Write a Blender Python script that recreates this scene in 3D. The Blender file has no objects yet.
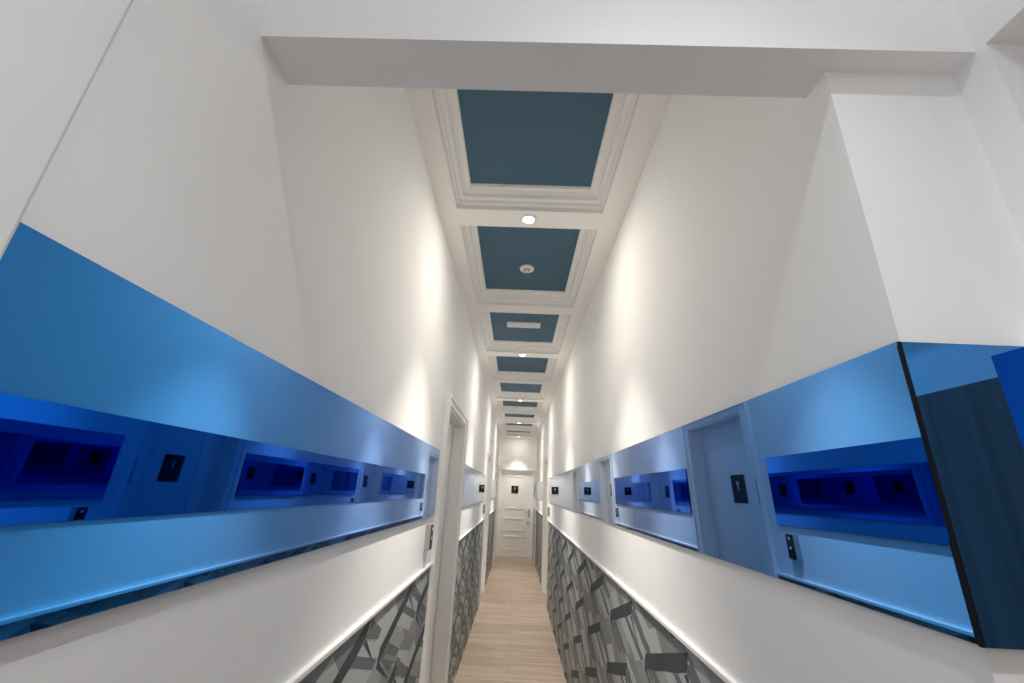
import bpy, bmesh, math, random
from mathutils import Matrix, Vector

random.seed(7)
sc = bpy.context.scene
COL = sc.collection

# ------------------------------------------------------------------ materials
def new_mat(name):
    m = bpy.data.materials.new(name); m.use_nodes = True
    return m, m.node_tree.nodes, m.node_tree.links, m.node_tree.nodes['Principled BSDF']

def paint(name, col, rough=0.6, bump=0.0, scale=60.0, var=0.02):
    m, n, l, p = new_mat(name)
    tc = n.new('ShaderNodeTexCoord')
    nz = n.new('ShaderNodeTexNoise'); nz.inputs['Scale'].default_value = 3.0
    l.new(tc.outputs['Object'], nz.inputs['Vector'])
    r = n.new('ShaderNodeMixRGB'); r.blend_type = 'MIX'
    r.inputs[1].default_value = (*[c * (1 - var) for c in col], 1)
    r.inputs[2].default_value = (*[min(1, c * (1 + var)) for c in col], 1)
    l.new(nz.outputs['Fac'], r.inputs[0]); l.new(r.outputs[0], p.inputs['Base Color'])
    p.inputs['Roughness'].default_value = rough
    if bump:
        b = n.new('ShaderNodeBump'); b.inputs['Strength'].default_value = bump
        b.inputs['Distance'].default_value = 0.002
        n2 = n.new('ShaderNodeTexNoise'); n2.inputs['Scale'].default_value = scale
        l.new(tc.outputs['Object'], n2.inputs['Vector'])
        l.new(n2.outputs['Fac'], b.inputs['Height']); l.new(b.outputs[0], p.inputs['Normal'])
    return m

M_WALL = paint('wall_paint', (0.92, 0.918, 0.91), 0.75, 0.05)
M_LOBBY = paint('lobby_paint', (0.90, 0.903, 0.905), 0.75, 0.05)
M_CEIL = paint('ceiling_paint', (0.93, 0.915, 0.89), 0.7)
M_TRIM = paint('satin_white', (0.88, 0.87, 0.85), 0.35)
M_DOOR = paint('door_white', (0.88, 0.865, 0.84), 0.4)
M_BLUE = paint('coffer_blue', (0.055, 0.130, 0.200), 0.6)
M_BLACK = paint('sign_black', (0.012, 0.012, 0.012), 0.25)
M_GLYPH = paint('sign_gold', (0.75, 0.66, 0.48), 0.4)
M_DARKEDGE = paint('mirror_edge', (0.008, 0.011, 0.018), 0.7)
M_DARKEDGE.node_tree.nodes['Principled BSDF'].inputs['Specular IOR Level'].default_value = 0.1
M_STEEL = paint('brushed_steel', (0.45, 0.44, 0.42), 0.35)
M_STEEL.node_tree.nodes['Principled BSDF'].inputs['Metallic'].default_value = 0.8
M_GREY = paint('grey_plastic', (0.36, 0.36, 0.36), 0.4)
M_GAP = paint('gap_dark', (0.09, 0.085, 0.08), 0.8)
M_BEAD = paint('corner_bead_grey', (0.62, 0.62, 0.61), 0.6)
M_WHITE_PLASTIC = paint('white_plastic', (0.85, 0.86, 0.86), 0.35)

def mirror_mat():
    m, n, l, p = new_mat('blue_mirror_glass')
    p.inputs['Base Color'].default_value = (0.001, 0.25, 0.74, 1)
    p.inputs['Metallic'].default_value = 1.0
    p.inputs['Roughness'].default_value = 0.015
    p.inputs['Coat Weight'].default_value = 1.0
    p.inputs['Specular Tint'].default_value = (0.25, 0.6, 1.0, 1)
    p.inputs['Coat Roughness'].default_value = 0.01
    p.inputs['Coat IOR'].default_value = 1.30
    return m
M_MIRROR = mirror_mat()

def floor_mat():
    m, n, l, p = new_mat('laminate_planks')
    tc = n.new('ShaderNodeTexCoord')
    br = n.new('ShaderNodeTexBrick')
    br.inputs['Scale'].default_value = 1.0
    br.inputs['Brick Width'].default_value = 1.25
    br.inputs['Row Height'].default_value = 0.19
    br.inputs['Mortar Size'].default_value = 0.0022
    br.inputs['Color1'].default_value = (0.37, 0.290, 0.230, 1)
    br.inputs['Color2'].default_value = (0.46, 0.37, 0.30, 1)
    br.inputs['Mortar'].default_value = (0.20, 0.145, 0.11, 1)
    l.new(tc.outputs['Object'], br.inputs['Vector'])
    mp = n.new('ShaderNodeMapping'); mp.inputs['Scale'].default_value = (1.6, 26, 1)
    l.new(tc.outputs['Object'], mp.inputs['Vector'])
    nz = n.new('ShaderNodeTexNoise'); nz.inputs['Scale'].default_value = 1.0
    nz.inputs['Detail'].default_value = 6; nz.inputs['Roughness'].default_value = 0.65
    l.new(mp.outputs[0], nz.inputs['Vector'])
    cr = n.new('ShaderNodeValToRGB')
    cr.color_ramp.elements[0].position = 0.3; cr.color_ramp.elements[0].color = (0.62, 0.6, 0.58, 1)
    cr.color_ramp.elements[1].position = 0.7; cr.color_ramp.elements[1].color = (1.12, 1.1, 1.08, 1)
    l.new(nz.outputs['Fac'], cr.inputs[0])
    mx = n.new('ShaderNodeMixRGB'); mx.blend_type = 'MULTIPLY'; mx.inputs[0].default_value = 1
    l.new(br.outputs['Color'], mx.inputs[1]); l.new(cr.outputs[0], mx.inputs[2])
    l.new(mx.outputs[0], p.inputs['Base Color'])
    p.inputs['Roughness'].default_value = 0.5
    return m
M_FLOOR = floor_mat()

def dark_wood():
    m, n, l, p = new_mat('dark_grey_wood')
    tc = n.new('ShaderNodeTexCoord')
    mp = n.new('ShaderNodeMapping'); mp.inputs['Scale'].default_value = (60, 60, 1.2)
    l.new(tc.outputs['Object'], mp.inputs['Vector'])
    nz = n.new('ShaderNodeTexNoise'); nz.inputs['Scale'].default_value = 1.0; nz.inputs['Detail'].default_value = 5
    l.new(mp.outputs[0], nz.inputs['Vector'])
    cr = n.new('ShaderNodeValToRGB')
    cr.color_ramp.elements[0].position = 0.3; cr.color_ramp.elements[0].color = (0.15, 0.088, 0.068, 1)
    cr.color_ramp.elements[1].position = 0.75; cr.color_ramp.elements[1].color = (0.30, 0.175, 0.135, 1)
    l.new(nz.outputs['Fac'], cr.inputs[0]); l.new(cr.outputs[0], p.inputs['Base Color'])
    p.inputs['Roughness'].default_value = 0.55
    return m
M_WOOD = dark_wood()

def emit(name, col, s):
    m, n, l, p = new_mat(name)
    p.inputs['Base Color'].default_value = (0.9, 0.9, 0.9, 1)
    p.inputs['Emission Color'].default_value = (*col, 1)
    p.inputs['Emission Strength'].default_value = s
    return m
M_LAMP_WARM = emit('lamp_lens_warm', (1, 0.95, 0.86), 14)
M_LAMP_COOL = emit('lamp_lens_cool', (0.95, 0.98, 1), 14)

# ------------------------------------------------------------------ mesh helpers
def link(name, bm, mats, parent=None, smooth=False):
    bmesh.ops.recalc_face_normals(bm, faces=bm.faces)
    me = bpy.data.meshes.new(name); bm.to_mesh(me); bm.free()
    for m in (mats if isinstance(mats, (list, tuple)) else [mats]): me.materials.append(m)
    if smooth:
        for p in me.polygons: p.use_smooth = True
    o = bpy.data.objects.new(name, me); COL.objects.link(o)
    if parent is not None: o.parent = parent
    return o

def box(bm, x0, x1, y0, y1, z0, z1, mi=0):
    r = bmesh.ops.create_cube(bm, size=1.0)
    vs = r['verts']
    for v in vs:
        v.co = Vector((x0 + (v.co.x + .5) * (x1 - x0), y0 + (v.co.y + .5) * (y1 - y0), z0 + (v.co.z + .5) * (z1 - z0)))
    fs = {f for v in vs for f in v.link_faces}
    for f in fs: f.material_index = mi
    return list(fs)

def bbox(bm, x0, x1, y0, y1, z0, z1, bev, mi=0, seg=2):
    fs = box(bm, x0, x1, y0, y1, z0, z1, mi)
    es = list({e for f in fs for e in f.edges})
    r = bmesh.ops.bevel(bm, geom=es, offset=bev, segments=seg, affect='EDGES', profile=0.5)
    for f in r['faces']: f.material_index = mi

def lathe(bm, prof, seg=32, mi=0, centre=(0, 0, 0)):
    rings = []
    for r, z in prof:
        rings.append([bm.verts.new((centre[0] + r * math.cos(2 * math.pi * k / seg),
                                    centre[1] + r * math.sin(2 * math.pi * k / seg), centre[2] + z)) for k in range(seg)])
    for a, b in zip(rings, rings[1:]):
        for k in range(seg):
            f = bm.faces.new((a[k], a[(k + 1) % seg], b[(k + 1) % seg], b[k])); f.material_index = mi
    for ring in (rings[0], rings[-1]):
        try:
            f = bm.faces.new(ring); f.material_index = mi
        except ValueError:
            pass

def struct(o, label=None, cat=None):
    o['kind'] = 'structure'
    if label: o['label'] = label
    if cat: o['category'] = cat
    return o

def tag(o, label, cat, group=None):
    o['label'] = label; o['category'] = cat
    if group: o['group'] = group
    return o

def empty(name, loc=(0, 0, 0), rot=None):
    o = bpy.data.objects.new(name, None); COL.objects.link(o)
    o.location = loc; o.empty_display_size = 0.1
    if rot is not None: o.rotation_euler = (0, 0, rot)
    return o

def copy_tree(o, parent=None):
    c = o.copy(); COL.objects.link(c)
    if parent is not None: c.parent = parent
    for ch in list(o.children): copy_tree(ch, c)
    return c

# ------------------------------------------------------------------ dimensions
XL, XR = -0.48, 0.525            # corridor wall planes
YL0, YR0 = 0.3265, 0.557          # where the two corridor walls begin
YE = 12.1                        # end wall
ZC, ZP = 3.014, 3.12             # ceiling face and coffer panels
ZS = 2.334                       # header soffit
YB, YBK = 0.515, 0.61            # header beam
XS = 0.749                       # short side wall right of the corridor mouth
XB = 0.692                       # boxed-out lower part of the short side wall
ZL = 3.06                        # lobby ceiling
T = 0.16
MT, MB, MBL = 1.816, 1.463, 1.449   # mirror band
RL, RR = 1.190, 1.210            # dado rail tops, left and right

# doors: (start, end, top) of the clear opening
DL = [(2.84, 3.73, 2.13), (6.98, 7.88, 2.13), (10.80, 11.70, 2.13)]
DR = [(7.22, 8.12, 2.13)]
CW = 0.10                         # casing width

# ------------------------------------------------------------------ shell
bm = bmesh.new(); box(bm, XL - T, 1.15, -2.85, YE + .15, -0.1, 0.0)
struct(link('floor', bm, M_FLOOR))

def long_wall(name, x0, x1, y0, y1, opens, mat):
    bm = bmesh.new(); c = y0
    for a, b, t in opens:
        box(bm, x0, x1, c, a, 0, 3.2); box(bm, x0, x1, a, b, t, 3.2); c = b
    box(bm, x0, x1, c, y1, 0, 3.2)
    bmesh.ops.remove_doubles(bm, verts=bm.verts, dist=1e-5)
    return struct(link(name, bm, mat))
wall_left = long_wall('wall_left', XL - T, XL, YL0, YE, DL, M_WALL)
wall_right = long_wall('wall_right', XR, XR + T, YR0, YE, DR, M_WALL)
# rooms behind the door leaves are closed off by the leaves themselves

EX0, EX1, EZT = -0.425, 0.445, 2.13
bm = bmesh.new()
box(bm, XL - T, EX0, YE, YE + .14, 0, 3.2); box(bm, EX1, XR + T, YE, YE + .14, 0, 3.2)
box(bm, EX0, EX1, YE, YE + .14, EZT, 3.2)
struct(link('wall_end', bm, M_WALL))

bm = bmesh.new(); box(bm, XR + T, 1.15, YR0, YR0 + .14, 0, 3.2); box(bm, XS, 1.15, 0.500, YR0, 0, 3.2); box(bm, XB, XS, 0.500, YR0, 0, MT + .003)
struct(link('wall_front_right', bm, M_LOBBY))
bm = bmesh.new(); box(bm, XL, XS, YB, YBK, ZS, 3.2)
struct(link('wall_header', bm, M_LOBBY))
bm = bmesh.new(); box(bm, XS, 1.15, -2.7, 0.500, ZS, 3.2)
struct(link('ceiling_lowered', bm, M_LOBBY))
bm = bmesh.new(); box(bm, XL, XS, -2.7, YB, ZL, 3.2)
struct(link('ceiling_lobby', bm, M_LOBBY))
bm = bmesh.new(); box(bm, XL - T, XL + .0102, -2.7, YL0, 0, 3.2); struct(link('wall_lobby_left', bm, M_LOBBY))
bm = bmesh.new(); box(bm, 1.0, 1.15, -2.7, 0.5, 0, ZS); struct(link('wall_lobby_right', bm, M_LOBBY))
bm = bmesh.new(); box(bm, XL - T, 1.15, -2.85, -2.7, 0, 3.2); struct(link('wall_back', bm, M_LOBBY))

# corner bead on the near end of the left wall, above the mirror
bm = bmesh.new()
bbox(bm, XL - 0.001, XL + 0.0106, YL0 - 0.0010, YL0 + 0.0012, 0, ZL, 0.0003)
struct(link('trim_1', bm, M_BEAD))

# ------------------------------------------------------------------ coffered ceiling
PITCH, B0, BH = 1.225, 0.74, 0.075
HX, CXC = 0.39, 0.0135
bm = bmesh.new()
box(bm, XL, CXC - HX, YBK, YE, ZC, 3.16); box(bm, CXC + HX, XR, YBK, YE, ZC, 3.16)
NB = 10
for k in range(NB):
    yc = B0 + PITCH * k
    y0 = YBK if k == 0 else yc - BH
    y1 = YE if k == NB - 1 else yc + BH
    box(bm, CXC - HX, CXC + HX, y0, y1, ZC, 3.16)
box(bm, XL, XR, YBK, YE, 3.16, 3.2)
ceil = struct(link('ceiling', bm, M_CEIL))
PROF = [(0.0012, ZC - .0006), (0.0012, 3.040), (0.012, 3.046), (0.016, 3.062), (0.034, 3.066), (0.040, 3.084), (0.054, 3.100), (0.070, 3.106), (0.074, ZP), (0.074, 3.135)]
for k in range(NB - 1):
    y0, y1 = B0 + PITCH * k + BH, B0 + PITCH * (k + 1) - BH
    bm = bmesh.new(); loops = []
    for d, z in PROF:
        dd = d * 1.02
        loops.append([bm.verts.new(c) for c in ((CXC - HX + dd, y0 + dd, z), (CXC + HX - dd, y0 + dd, z), (CXC + HX - dd, y1 - dd, z), (CXC - HX + dd, y1 - dd, z))])
    for a, b in zip(loops, loops[1:]):
        for i in range(4): bm.faces.new((a[i], a[(i + 1) % 4], b[(i + 1) % 4], b[i]))
    link('coffer_moulding', bm, M_CEIL, ceil)
    bm = bmesh.new(); box(bm, CXC - HX + .07, CXC + HX - .07, y0 + .07, y1 - .07, ZP, ZP + .02)
    link('coffer_panel', bm, M_BLUE, ceil)

# ------------------------------------------------------------------ wallpaper dado and rails
TONES = [(0.036, 0.049, 0.060), (0.120, 0.137, 0.145), (0.20, 0.217, 0.222), (0.29, 0.305, 0.308), (0.40, 0.415, 0.415), (0.245, 0.25, 0.225)]
M_PAPER = []
for i, t in enumerate(TONES): M_PAPER.append(paint('wallpaper_tone_%d' % i, t, 0.6, 0, 60, 0.08))

def clip(poly, u0, u1, v0, v1):
    def cut(p, f, inter):
        out = []
        for i in range(len(p)):
            a, b = p[i], p[(i + 1) % len(p)]
            if f(a): out.append(a)
            if f(a) != f(b): out.append(inter(a, b))
        return out
    def iu(c): return lambda a, b: (c, a[1] + (b[1] - a[1]) * (c - a[0]) / (b[0] - a[0]))
    def iv(c): return lambda a, b: (a[0] + (b[0] - a[0]) * (c - a[1]) / (b[1] - a[1]), c)
    for f, g in ((lambda p: p[0] >= u0, iu(u0)), (lambda p: p[0] <= u1, iu(u1)), (lambda p: p[1] >= v0, iv(v0)), (lambda p: p[1] <= v1, iv(v1))):
        if len(poly) < 3: return []
        poly = cut(poly, f, g)
    return poly if len(poly) >= 3 else []

def paper_polys(u0, u1, v1):
    """(order, tone, polygon) for a panel from u0..u1 and 0..v1: falling strips, rising dark bars, facets"""
    out = []
    L1, L2 = (0.63, 0.0), (0.14, 0.272)
    NS = 5
    for j in range(-2, int(v1 / L2[1]) + 4):
        for i in range(int(u0 / .63) - 4, int(u1 / .63) + 4):
            cx, cy = i * L1[0] + j * L2[0], j * L2[1] - 0.11
            cell = random.Random(i * 131 + j * 977)
            o = [0]
            def add(tone, pts):
                out.append((o[0], tone, [(cx + x, cy + y) for x, y in pts])); o[0] += 1
            w = (L2[0] / NS, L2[1] / NS)
            base = [3, 1, 4, 2, 5]
            for c in range(2):                     # long strips falling to the right
                for s in range(NS):
                    x, y = c * .315 + s * w[0], -c * .10 + s * w[1]
                    tone = base[(s + 2 * c) % NS] if cell.random() > .3 else cell.choice([1, 2, 3, 4])
                    add(tone, [(x, y), (x + .322, y - .102), (x + .322 + w[0], y - .102 + w[1] * 1.03), (x + w[0], y + w[1] * 1.03)])
            o[0] = 12
            add(4, [(.10, .075), (.24, .116), (.17, .180), (.03, .137)])       # pale facet on top of the bar
            add(2, [(.24, .116), (.33, .144), (.27, .205), (.17, .180)])
            add(3, [(.33, .144), (.41, .169), (.60, .105), (.53, .080)])
            add(3, [(.14, .040), (.24, .071), (.43, -.015), (.34, -.040)])      # streaks falling below the bar
            add(4, [(.24, .071), (.33, .098), (.58, .010), (.50, -.015)])
            add(1, [(.33, .098), (.38, .114), (.62, .030), (.58, .012)])
            add(4, [(.38, .114), (.45, .136), (.69, .055), (.63, .030)])
            add(1, [(.04, .010), (.14, .040), (.34, -.040), (.20, -.075)])
            add(2, [(.09, .000), (.12, .008), (.40, -.095), (.36, -.10)])
            add(0, [(.00, .000), (.030, .009), (.20, -.10)])                     # dark tails
            add(1, [(.46, .137), (.50, .185), (.64, .120), (.61, .095)])
            add(0, [(.435, .129), (.46, .137), (.58, .035)])
            add(0, [(.00, .000), (.46, .142), (.485, .200), (.02, .056)])        # dark bar rising to the right
    return out

def wallpaper(side, y0, y1):
    zt = (RL if side == 'L' else RR) - 0.013
    bm = bmesh.new()
    if side == 'L':
        mp = lambda u, v, n: (XL + n, u, v); a, b = y0, y1
    else:
        mp = lambda u, v, n: (XR - n, -u, v); a, b = -y1, -y0
    def add(poly, n, mi):
        vs = [bm.verts.new(mp(u, v, n)) for u, v in poly]
        try: f = bm.faces.new(vs)
        except ValueError: return
        f.material_index = mi
    add([(a, 0.0), (b, 0.0), (b, zt), (a, zt)], 0.0010, 2)
    for lay, tone, p in paper_polys(a, b, zt):
        q = clip(p, a, b, 0.0, zt)
        if q: add(q, 0.0012 + 0.00005 * lay, tone)
    o = link('wallpaper', bm, M_PAPER, wall_left if side == 'L' else wall_right)
    bm = bmesh.new()
    zr = RL if side == 'L' else RR
    if side == 'L': bbox(bm, XL - .001, XL + 0.013, y0, y1, zr - .015, zr, 0.003)
    else: bbox(bm, XR - 0.013, XR + .001, y0, y1, zr - .015, zr, 0.003)
    link('dado_rail', bm, M_TRIM, wall_left if side == 'L' else wall_right)
for y0, y1 in ((YL0, DL[0][0] - CW), (DL[0][1] + CW, DL[1][0] - CW), (DL[1][1] + CW, DL[2][0] - CW)): wallpaper('L', y0, y1)
for y0, y1 in ((YR0, DR[0][0] - CW), (DR[0][1] + CW, 11.22), (11.42, YE)): wallpaper('R', y0, y1)
# white post on the right wall near the end
bm = bmesh.new(); bbox(bm, XR - .022, XR + .001, 11.22, 11.42, 0, ZC, .004)
struct(link('trim_2', bm, M_TRIM))

# ------------------------------------------------------------------ mirrors
MTH = 0.010
def mirror(side, y0, y1, label, group='blue mirror strips along the corridor', ys=None):
    bm = bmesh.new()
    x0, x1 = (XL, XL + MTH) if side == 'L' else (XR - MTH, XR)
    fs = box(bm, x0, x1, y0, y1, MBL if side == 'L' else MB, MT, 1)
    # the strips hang very slightly out of plumb
    zm = ((MBL if side == 'L' else MB) + MT) / 2
    for v in bm.verts:
        if side == 'L' and v.co.x > XL + .005: v.co.x -= .010 * (v.co.z - zm)
        if side == 'R' and v.co.x < XR - .005: v.co.x -= .021 * (v.co.z - zm)
    want = Vector((1, 0, 0)) if side == 'L' else Vector((-1, 0, 0))
    bmesh.ops.recalc_face_normals(bm, faces=bm.faces)
    for f in bm.faces:
        if f.normal.dot(want) > .9: f.material_index = 0
    o = link('wall_mirror', bm, [M_MIRROR, M_DARKEDGE])
    return tag(o, label, 'mirror', group)
mirror('L', YL0 + .002, 2.645, 'long blue mirror strip filling the left foreground, reflecting dark boxes')
mirror('L', 3.91, 6.80, 'pale lilac mirror strip on left wall just beyond the first doorway')
mirror('L', 8.03, 10.62, 'small pale mirror strip on left wall, nearest the end door')
mirror('R', YR0 - .0095, 1.985, 'blue mirror strip at the right wall outer corner, reflecting a small switch')
mirror('R', 1.9865, 7.08, 'long blue to lilac mirror strip on right wall reaching deep down the corridor')
mirror('R', 8.28, 11.18, 'small pale mirror strip on right wall, beyond the right hand doorway')
mirror('R', 11.44, 12.08, 'narrow mirror sliver on right wall touching the end wall')
# mirror on the short wall facing the camera, right of the corner
bm = bmesh.new()
box(bm, XR - .0085, XB - .008, YR0 - MTH, YR0, MB, MT, 1)
bmesh.ops.recalc_face_normals(bm, faces=bm.faces)
for f in bm.faces:
    if f.normal.y < -.9: f.material_index = 0
o = link('wall_mirror', bm, [M_MIRROR, M_DARKEDGE])
tag(o, 'mirror facing forward at the right edge, reflecting dark wood', 'mirror', 'blue mirror strips along the corridor')
bm = bmesh.new(); bbox(bm, XR - MTH - .0036, XR - .0085, YR0 - MTH - .0012, YR0 - MTH + .003, MB, MT, .0008)
link('corner_strip', bm, M_DARKEDGE, o)
bm = bmesh.new(); box(bm, XB - MTH, XB, 0.503, YR0 - MTH, MB, MT, 1)
bmesh.ops.recalc_face_normals(bm, faces=bm.faces)
for f in bm.faces:
    if f.normal.x < -.9: f.material_index = 0
o = link('wall_mirror', bm, [M_MIRROR, M_DARKEDGE])
tag(o, 'deep blue narrow mirror seen only as a reflection at the right picture edge', 'mirror', 'blue mirror strips along the corridor')

# ------------------------------------------------------------------ doors
def ring(bm, u0, u1, z0, z1, w, n0, n1):
    """raised picture-frame moulding in local coordinates (u, n, z)"""
    for a, b, c, d in ((u0, u1, z1 - w, z1), (u0, u1, z0, z0 + w), (u0, u0 + w, z0 + w, z1 - w), (u1 - w, u1, z0 + w, z1 - w)):
        bbox(bm, a, b, n0, n1, c, d, min(.004, w / 3))

def door(n, loc, rot, w, h, depth, panels, hinge, cw=CW, handle=True, strike=False, parts_label=None):
    """local: u = x (0..w along the wall), +y points into the wall, -y into the corridor"""
    root = empty('door_%d' % n, loc, rot); root['kind'] = 'structure'
    # casing: flat board, raised back band
    bm = bmesh.new(); p = .018
    if cw:
        bbox(bm, -cw, 0, -p, .001, 0, h + min(cw, .062), .003); bbox(bm, w, w + cw, -p, .001, 0, h + min(cw, .062), .003); bbox(bm, 0, w, -p, .001, h, h + min(cw, .062), .003)
        q = .026
        bbox(bm, -cw, -cw + .022, -q, -p + .001, 0, h + min(cw, .062), .003); bbox(bm, w + cw - .022, w + cw, -q, -p + .001, 0, h + min(cw, .062), .003)
        bbox(bm, -cw + .022, w + cw - .022, -q, -p + .001, h + min(cw, .062) - .022, h + min(cw, .062), .003)
        link('casing', bm, M_TRIM, root)
    else: bm.free()
    bm = bmesh.new(); t = .012
    box(bm, 0, t, -.004, depth + .04, 0, h); box(bm, w - t, w, -.004, depth + .04, 0, h); box(bm, t, w - t, -.004, depth + .04, h - t, h)
    # stop beads in front of the leaf
    box(bm, t, t + .012, depth - .016, depth, 0, h - t); box(bm, w - t - .012, w - t, depth - .016, depth, 0, h - t); box(bm, t, w - t, depth - .016, depth, h - t - .012, h - t)
    link('jamb', bm, M_TRIM, root)
    bm = bmesh.new()
    bbox(bm, t + .003, w - t - .003, depth + .002, depth + .04, .006, h - t - .004, .002)
    for (a, b, c, d) in panels: 
        ring(bm, a, b, c, d, .024, depth - .007, depth + .004)
        ring(bm, a + .045, b - .045, c + .045, d - .045, .010, depth - .001, depth + .004)
    leaf = link('door_leaf', bm, M_DOOR, root)
    if handle:
        hx = w - .075 if hinge == 'l' else .075; s = -1 if hinge == 'l' else 1
        bm = bmesh.new()
        bbox(bm, hx - .02, hx + .02, depth - .008, depth + .003, .98, 1.17, .003)
        hb = link('handle_plate', bm, M_STEEL, leaf)
        bm = bmesh.new()
        bbox(bm, hx - .009, hx + .009, depth - .048, depth - .006, 1.085, 1.103, .004)
        bbox(bm, min(hx, hx + s * .105) , max(hx, hx + s * .105), depth - .052, depth - .036, 1.085, 1.103, .005)
        link('door_handle', bm, M_STEEL, leaf)
    if strike:
        bm = bmesh.new(); bbox(bm, -.072, -.060, -p - .003, -p + .001, 1.54, 1.70, .001)
        link('latch_strip', bm, M_GREY, root)['label'] = 'slim dark metal strip on the white casing'
    return root

W1 = .90
P6 = [(.14, W1 - .14, 1.22, 1.98), (.14, W1 - .14, .86, 1.08), (.14, W1 - .14, .18, .70)]
for i, (a, b, h) in enumerate(DL):
    # left wall: u runs along +y, into-wall is -x  -> rotate +90 deg
    door(i + 1, (XL, a, 0), math.pi / 2, b - a, h, .085, [], 'r', cw=(CW), strike=(i == 0))
for i, (a, b, h) in enumerate(DR):
    door(4 + i, (XR, b, 0), -math.pi / 2, b - a, h, .085, P6, 'r')
WE = EX1 - EX0
PE = [(.14, WE - .23, 1.16, 2.00), (.14, WE - .23, .62, .93), (.14, WE - .23, .16, .50)]
door(5, (EX0, YE, 0), 0, WE, EZT, .03, PE, 'l', cw=.048)
# ------------------------------------------------------------------ door signs
def sign(loc, rot, label, s=.19):
    root = empty('door_sign', loc, rot)
    bm = bmesh.new(); bbox(bm, -s / 2, s / 2, -.005, 0, -s / 2, s / 2, .0015)
    link('plate', bm, M_BLACK, root)
    bm = bmesh.new()
    def poly(pts):
        vs0 = [bm.verts.new((x, -.0064, z)) for x, z in pts]; vs1 = [bm.verts.new((x, -.0045, z)) for x, z in pts]
        bm.faces.new(vs0); bm.faces.new(vs1[::-1])
        for i in range(len(pts)): bm.faces.new((vs0[i], vs0[(i + 1) % len(pts)], vs1[(i + 1) % len(pts)], vs1[i]))
    poly([(-.020, .050), (-.011, .050), (0, .030), (.011, .050), (.020, .050), (.004, .018), (.004, -.012), (-.004, -.012), (-.004, .018)])
    link('symbol', bm, M_GLYPH, root)
    tag(root, label, 'sign', 'black door signs')
    return root
sign((XL - .0865, 3.21, 1.645), math.pi / 2, 'black square sign on the first left door, seen in the right mirror')
sign((XL - .0865, 7.45, 1.645), math.pi / 2, 'black sign on the second left door, a thin dark sliver in the right mirror')
sign((XR + .0865, 7.66, 1.645), -math.pi / 2, 'black sign on the right hand door, glimpsed in the left mirror')
sign((-.030, YE + .0285, 1.648), 0, 'black square sign with pale symbol on the white door at the corridor end')

# ------------------------------------------------------------------ switch panels
def switch(loc, rot, label):
    root = empty('switch_panel', loc, rot)
    w, h, d = .070, .128, .028
    bm = bmesh.new(); bbox(bm, -w / 2, w / 2, -d, 0, -h / 2, h / 2, .003); link('housing', bm, M_GREY, root)
    bm = bmesh.new(); bbox(bm, -w / 2 + .003, w / 2 - .003, -d - .003, -d + .001, -h / 2 + .003, h / 2 - .003, .001); link('glass_front', bm, M_BLACK, root)
    for z in (.040, -.005):
        bm = bmesh.new(); lathe(bm, [(.008, -.0012), (.008, .0012)], 16)
        bmesh.ops.rotate(bm, verts=bm.verts, cent=(0, 0, 0), matrix=Matrix.Rotation(math.pi / 2, 3, 'X'))
        bmesh.ops.translate(bm, verts=bm.verts, vec=(0, -d - .0032, z)); link('button', bm, M_WHITE_PLASTIC if z > 0 else M_GLYPH, root)
    return tag(root, label, 'switch', 'wall switch panels beside the doors')
switch((XL, 2.525, 1.345), math.pi / 2, 'grey and black switch panel below the left foreground mirror, beside the first doorway')
switch((XL, 6.72, 1.335), math.pi / 2, 'small switch panel under the pale left mirror before the second doorway')
switch((XR, 6.93, 1.335), -math.pi / 2, 'thin dark switch panel under the far end of the right mirror')

# ------------------------------------------------------------------ dark wood cabinet by the lobby opening
root = empty('wood_cabinet', (0.757, -.25, 0))
bm = bmesh.new(); bbox(bm, 0, .24, -.9, .738, .08, 1.806, .002); link('body', bm, M_WOOD, root)
bm = bmesh.new(); bbox(bm, .02, .23, -.88, .72, 0, .085, .002); link('plinth', bm, M_GAP, root)
tag(root, 'tall wood grain cabinet, visible as the dark reflection in the right hand mirror', 'cabinet')

# ------------------------------------------------------------------ ceiling fittings
def downlight(x, y, z, label, lens, group):
    root = empty('downlight', (x, y, z))
    bm = bmesh.new(); lathe(bm, [(.030, -.002), (.034, -.006), (.043, -.007), (.047, -.003), (.047, .001), (.030, .001)], 32)
    link('trim_ring', bm, M_WHITE_PLASTIC, root)
    bm = bmesh.new(); lathe(bm, [(.0305, -.0015), (.026, -.0025), (.001, -.003)], 24); link('lens', bm, lens, root)
    return tag(root, label, 'ceiling light', group)
def disc(x, y, z, power, col, size=.06, spread=180):
    L = bpy.data.lights.new('lamp_bulb', 'AREA'); L.shape = 'DISK'; L.size = size; L.energy = power; L.color = col; L.spread = math.radians(spread)
    o = bpy.data.objects.new('lamp_bulb', L); COL.objects.link(o); o.location = (x, y, z)
    return o
def spot(x, y, z, power, col, ang, rad=.03, blend=.6):
    L = bpy.data.lights.new('lamp_bulb', 'SPOT'); L.energy = power; L.color = col
    L.spot_size = math.radians(ang); L.spot_blend = blend; L.shadow_soft_size = rad
    o = bpy.data.objects.new('lamp_bulb', L); COL.objects.link(o); o.location = (x, y, z)
    return o
WARM = (1.0, 0.92, 0.80); COOL = (0.93, 0.975, 1.0)
names = ['bright ceiling light on the nearest white beam, between the two largest blue panels',
         'second ceiling light from the front, beyond the panel with the white vent',
         'third ceiling light from the front on a white ceiling beam',
         'fourth ceiling light from the front, small and far down the corridor',
         'farthest ceiling light, just in front of the end wall']
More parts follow.
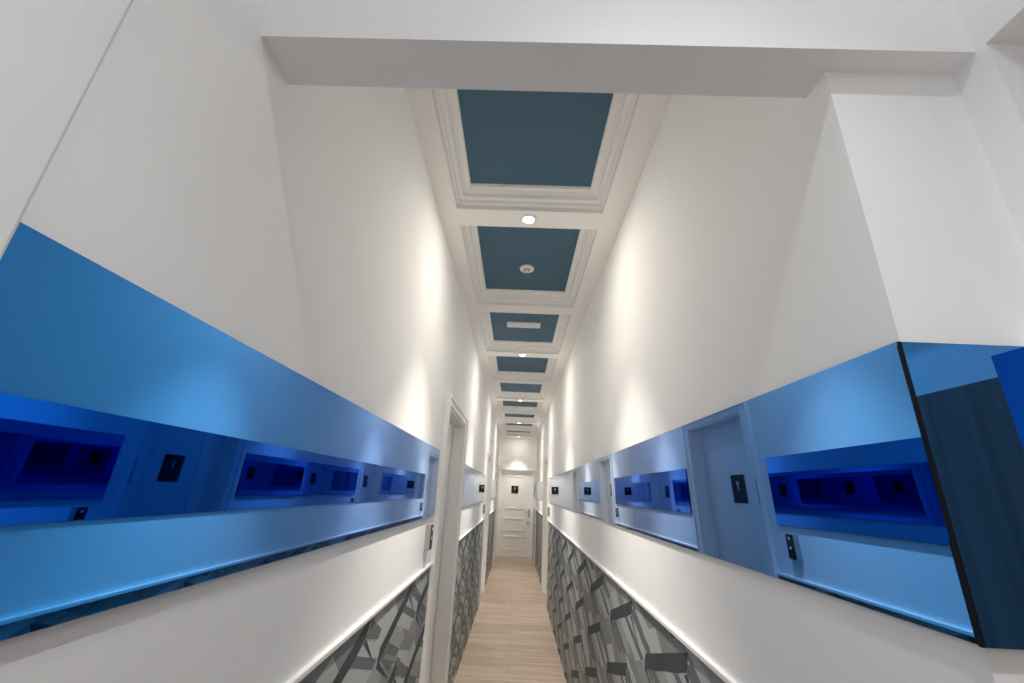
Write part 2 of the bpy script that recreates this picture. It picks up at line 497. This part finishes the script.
for k, lab in enumerate(names):
    y = B0 + PITCH * (1 + 2 * k)
    downlight(.012, y, ZC, lab, M_LAMP_WARM, 'ceiling lights on the corridor beams')
    disc(.012, y, ZC - .009, (4.7, 4.5, 4.5, 4.5, 1.2)[k], WARM, .06, 180)
    spot(.012, y, ZC - .012, (9, 14, 15, 16, 3)[k], WARM, 130, .025, 1.0)
    spot(.012, y, ZC - .012, (185, 185, 190, 215, 105)[k], WARM, 66, .025, 1.0)
# lobby lights (the one above the camera throws the beam's shadow on the walls)
downlight(.25, -.07, ZL, 'lobby ceiling light above the corridor entrance', M_LAMP_COOL, 'ceiling lights in the lobby')
disc(.25, -.07, ZL - .009, 2.1, COOL, .035)
spot(.25, -.07, ZL - .012, 50, COOL, 95, .03, 1.0)
for x, y in ((.10, -1.75),):  # unseen fitting added to fill the lobby with light
    downlight(x, y, ZL, 'added fill light on the lobby ceiling behind the viewpoint', M_LAMP_COOL, 'ceiling lights in the lobby')
    disc(x, y, ZL - .009, 2.9, COOL)
    spot(x, y, ZL - .012, 60, COOL, 110, .03, 1.0)

root = empty('smoke_detector', (.017, 2.69, ZP))
bm = bmesh.new(); lathe(bm, [(.052, 0), (.052, -.010), (.046, -.016), (.030, -.018), (.026, -.012)], 36); link('base_ring', bm, M_WHITE_PLASTIC, root)
bm = bmesh.new(); lathe(bm, [(.026, -.010), (.026, -.013), (.001, -.014)], 28); link('centre_disc', bm, M_GREY, root)
bm = bmesh.new(); lathe(bm, [(.010, -.012), (.010, -.022), (.007, -.025), (.001, -.025)], 20); link('sensor', bm, M_WHITE_PLASTIC, root)
tag(root, 'round white detector with grey ring on the second blue ceiling panel', 'smoke detector')

root = empty('air_vent', (.012, 3.775, ZP))
bm = bmesh.new()
hw, hh = .160, .062
for a, b, c, d in ((-hw, hw, hh - .012, hh), (-hw, hw, -hh, -hh + .012), (-hw, -hw + .014, -hh + .012, hh - .012), (hw - .014, hw, -hh + .012, hh - .012)):
    bbox(bm, a, b, c, d, -.014, 0, .002)
link('frame', bm, M_WHITE_PLASTIC, root)
bm = bmesh.new(); box(bm, -hw + .012, hw - .012, -hh + .010, hh - .010, -.003, 0); link('backing', bm, M_WHITE_PLASTIC, root)
for i in range(5):
    y = -hh + .022 + i * .020
    bm = bmesh.new(); bbox(bm, -hw + .012, hw - .012, y, y + .012, -.012, -.007, .001); link('slat', bm, M_WHITE_PLASTIC, root)
tag(root, 'white rectangular air vent on the third blue ceiling panel', 'vent')

# ------------------------------------------------------------------ world, camera, view
w = bpy.data.worlds.new('world'); sc.world = w; w.use_nodes = True
w.node_tree.nodes['Background'].inputs[0].default_value = (.8, .85, .9, 1)
w.node_tree.nodes['Background'].inputs[1].default_value = 0.2

def cam_rows(yaw, p, r):
    cy, sy = math.cos(yaw), math.sin(yaw); cp, sp = math.cos(p), math.sin(p); cr, sr = math.cos(r), math.sin(r)
    fwd = Vector((sy * cp, cy * cp, sp)); right = Vector((cy, -sy, 0)); up = right.cross(fwd)
    return right * cr + up * sr, -right * sr + up * cr, fwd
R_, U_, F_ = cam_rows(-.0246, .3408, .0476)
cd = bpy.data.cameras.new('camera'); cam = bpy.data.objects.new('camera', cd); COL.objects.link(cam)
cd.sensor_width = 36; cd.sensor_fit = 'HORIZONTAL'; cd.lens = 421.8 / 1024 * 36; cd.clip_start = .01
cam.matrix_world = Matrix(((R_.x, U_.x, -F_.x, 0), (R_.y, U_.y, -F_.y, 0), (R_.z, U_.z, -F_.z, 1.6), (0, 0, 0, 1)))
sc.camera = cam

sc.view_settings.view_transform = 'Standard'
try: sc.view_settings.look = 'None'
except TypeError: pass
sc.view_settings.exposure = 0.33; sc.view_settings.gamma = 1.0
sc.view_settings.use_curve_mapping = False
sc.cycles.max_bounces = 14; sc.cycles.diffuse_bounces = 10; sc.cycles.glossy_bounces = 10
sc.cycles.caustics_reflective = True; sc.cycles.caustics_refractive = False
sc.cycles.use_denoising = True
sc.cycles.sample_clamp_indirect = 4.0
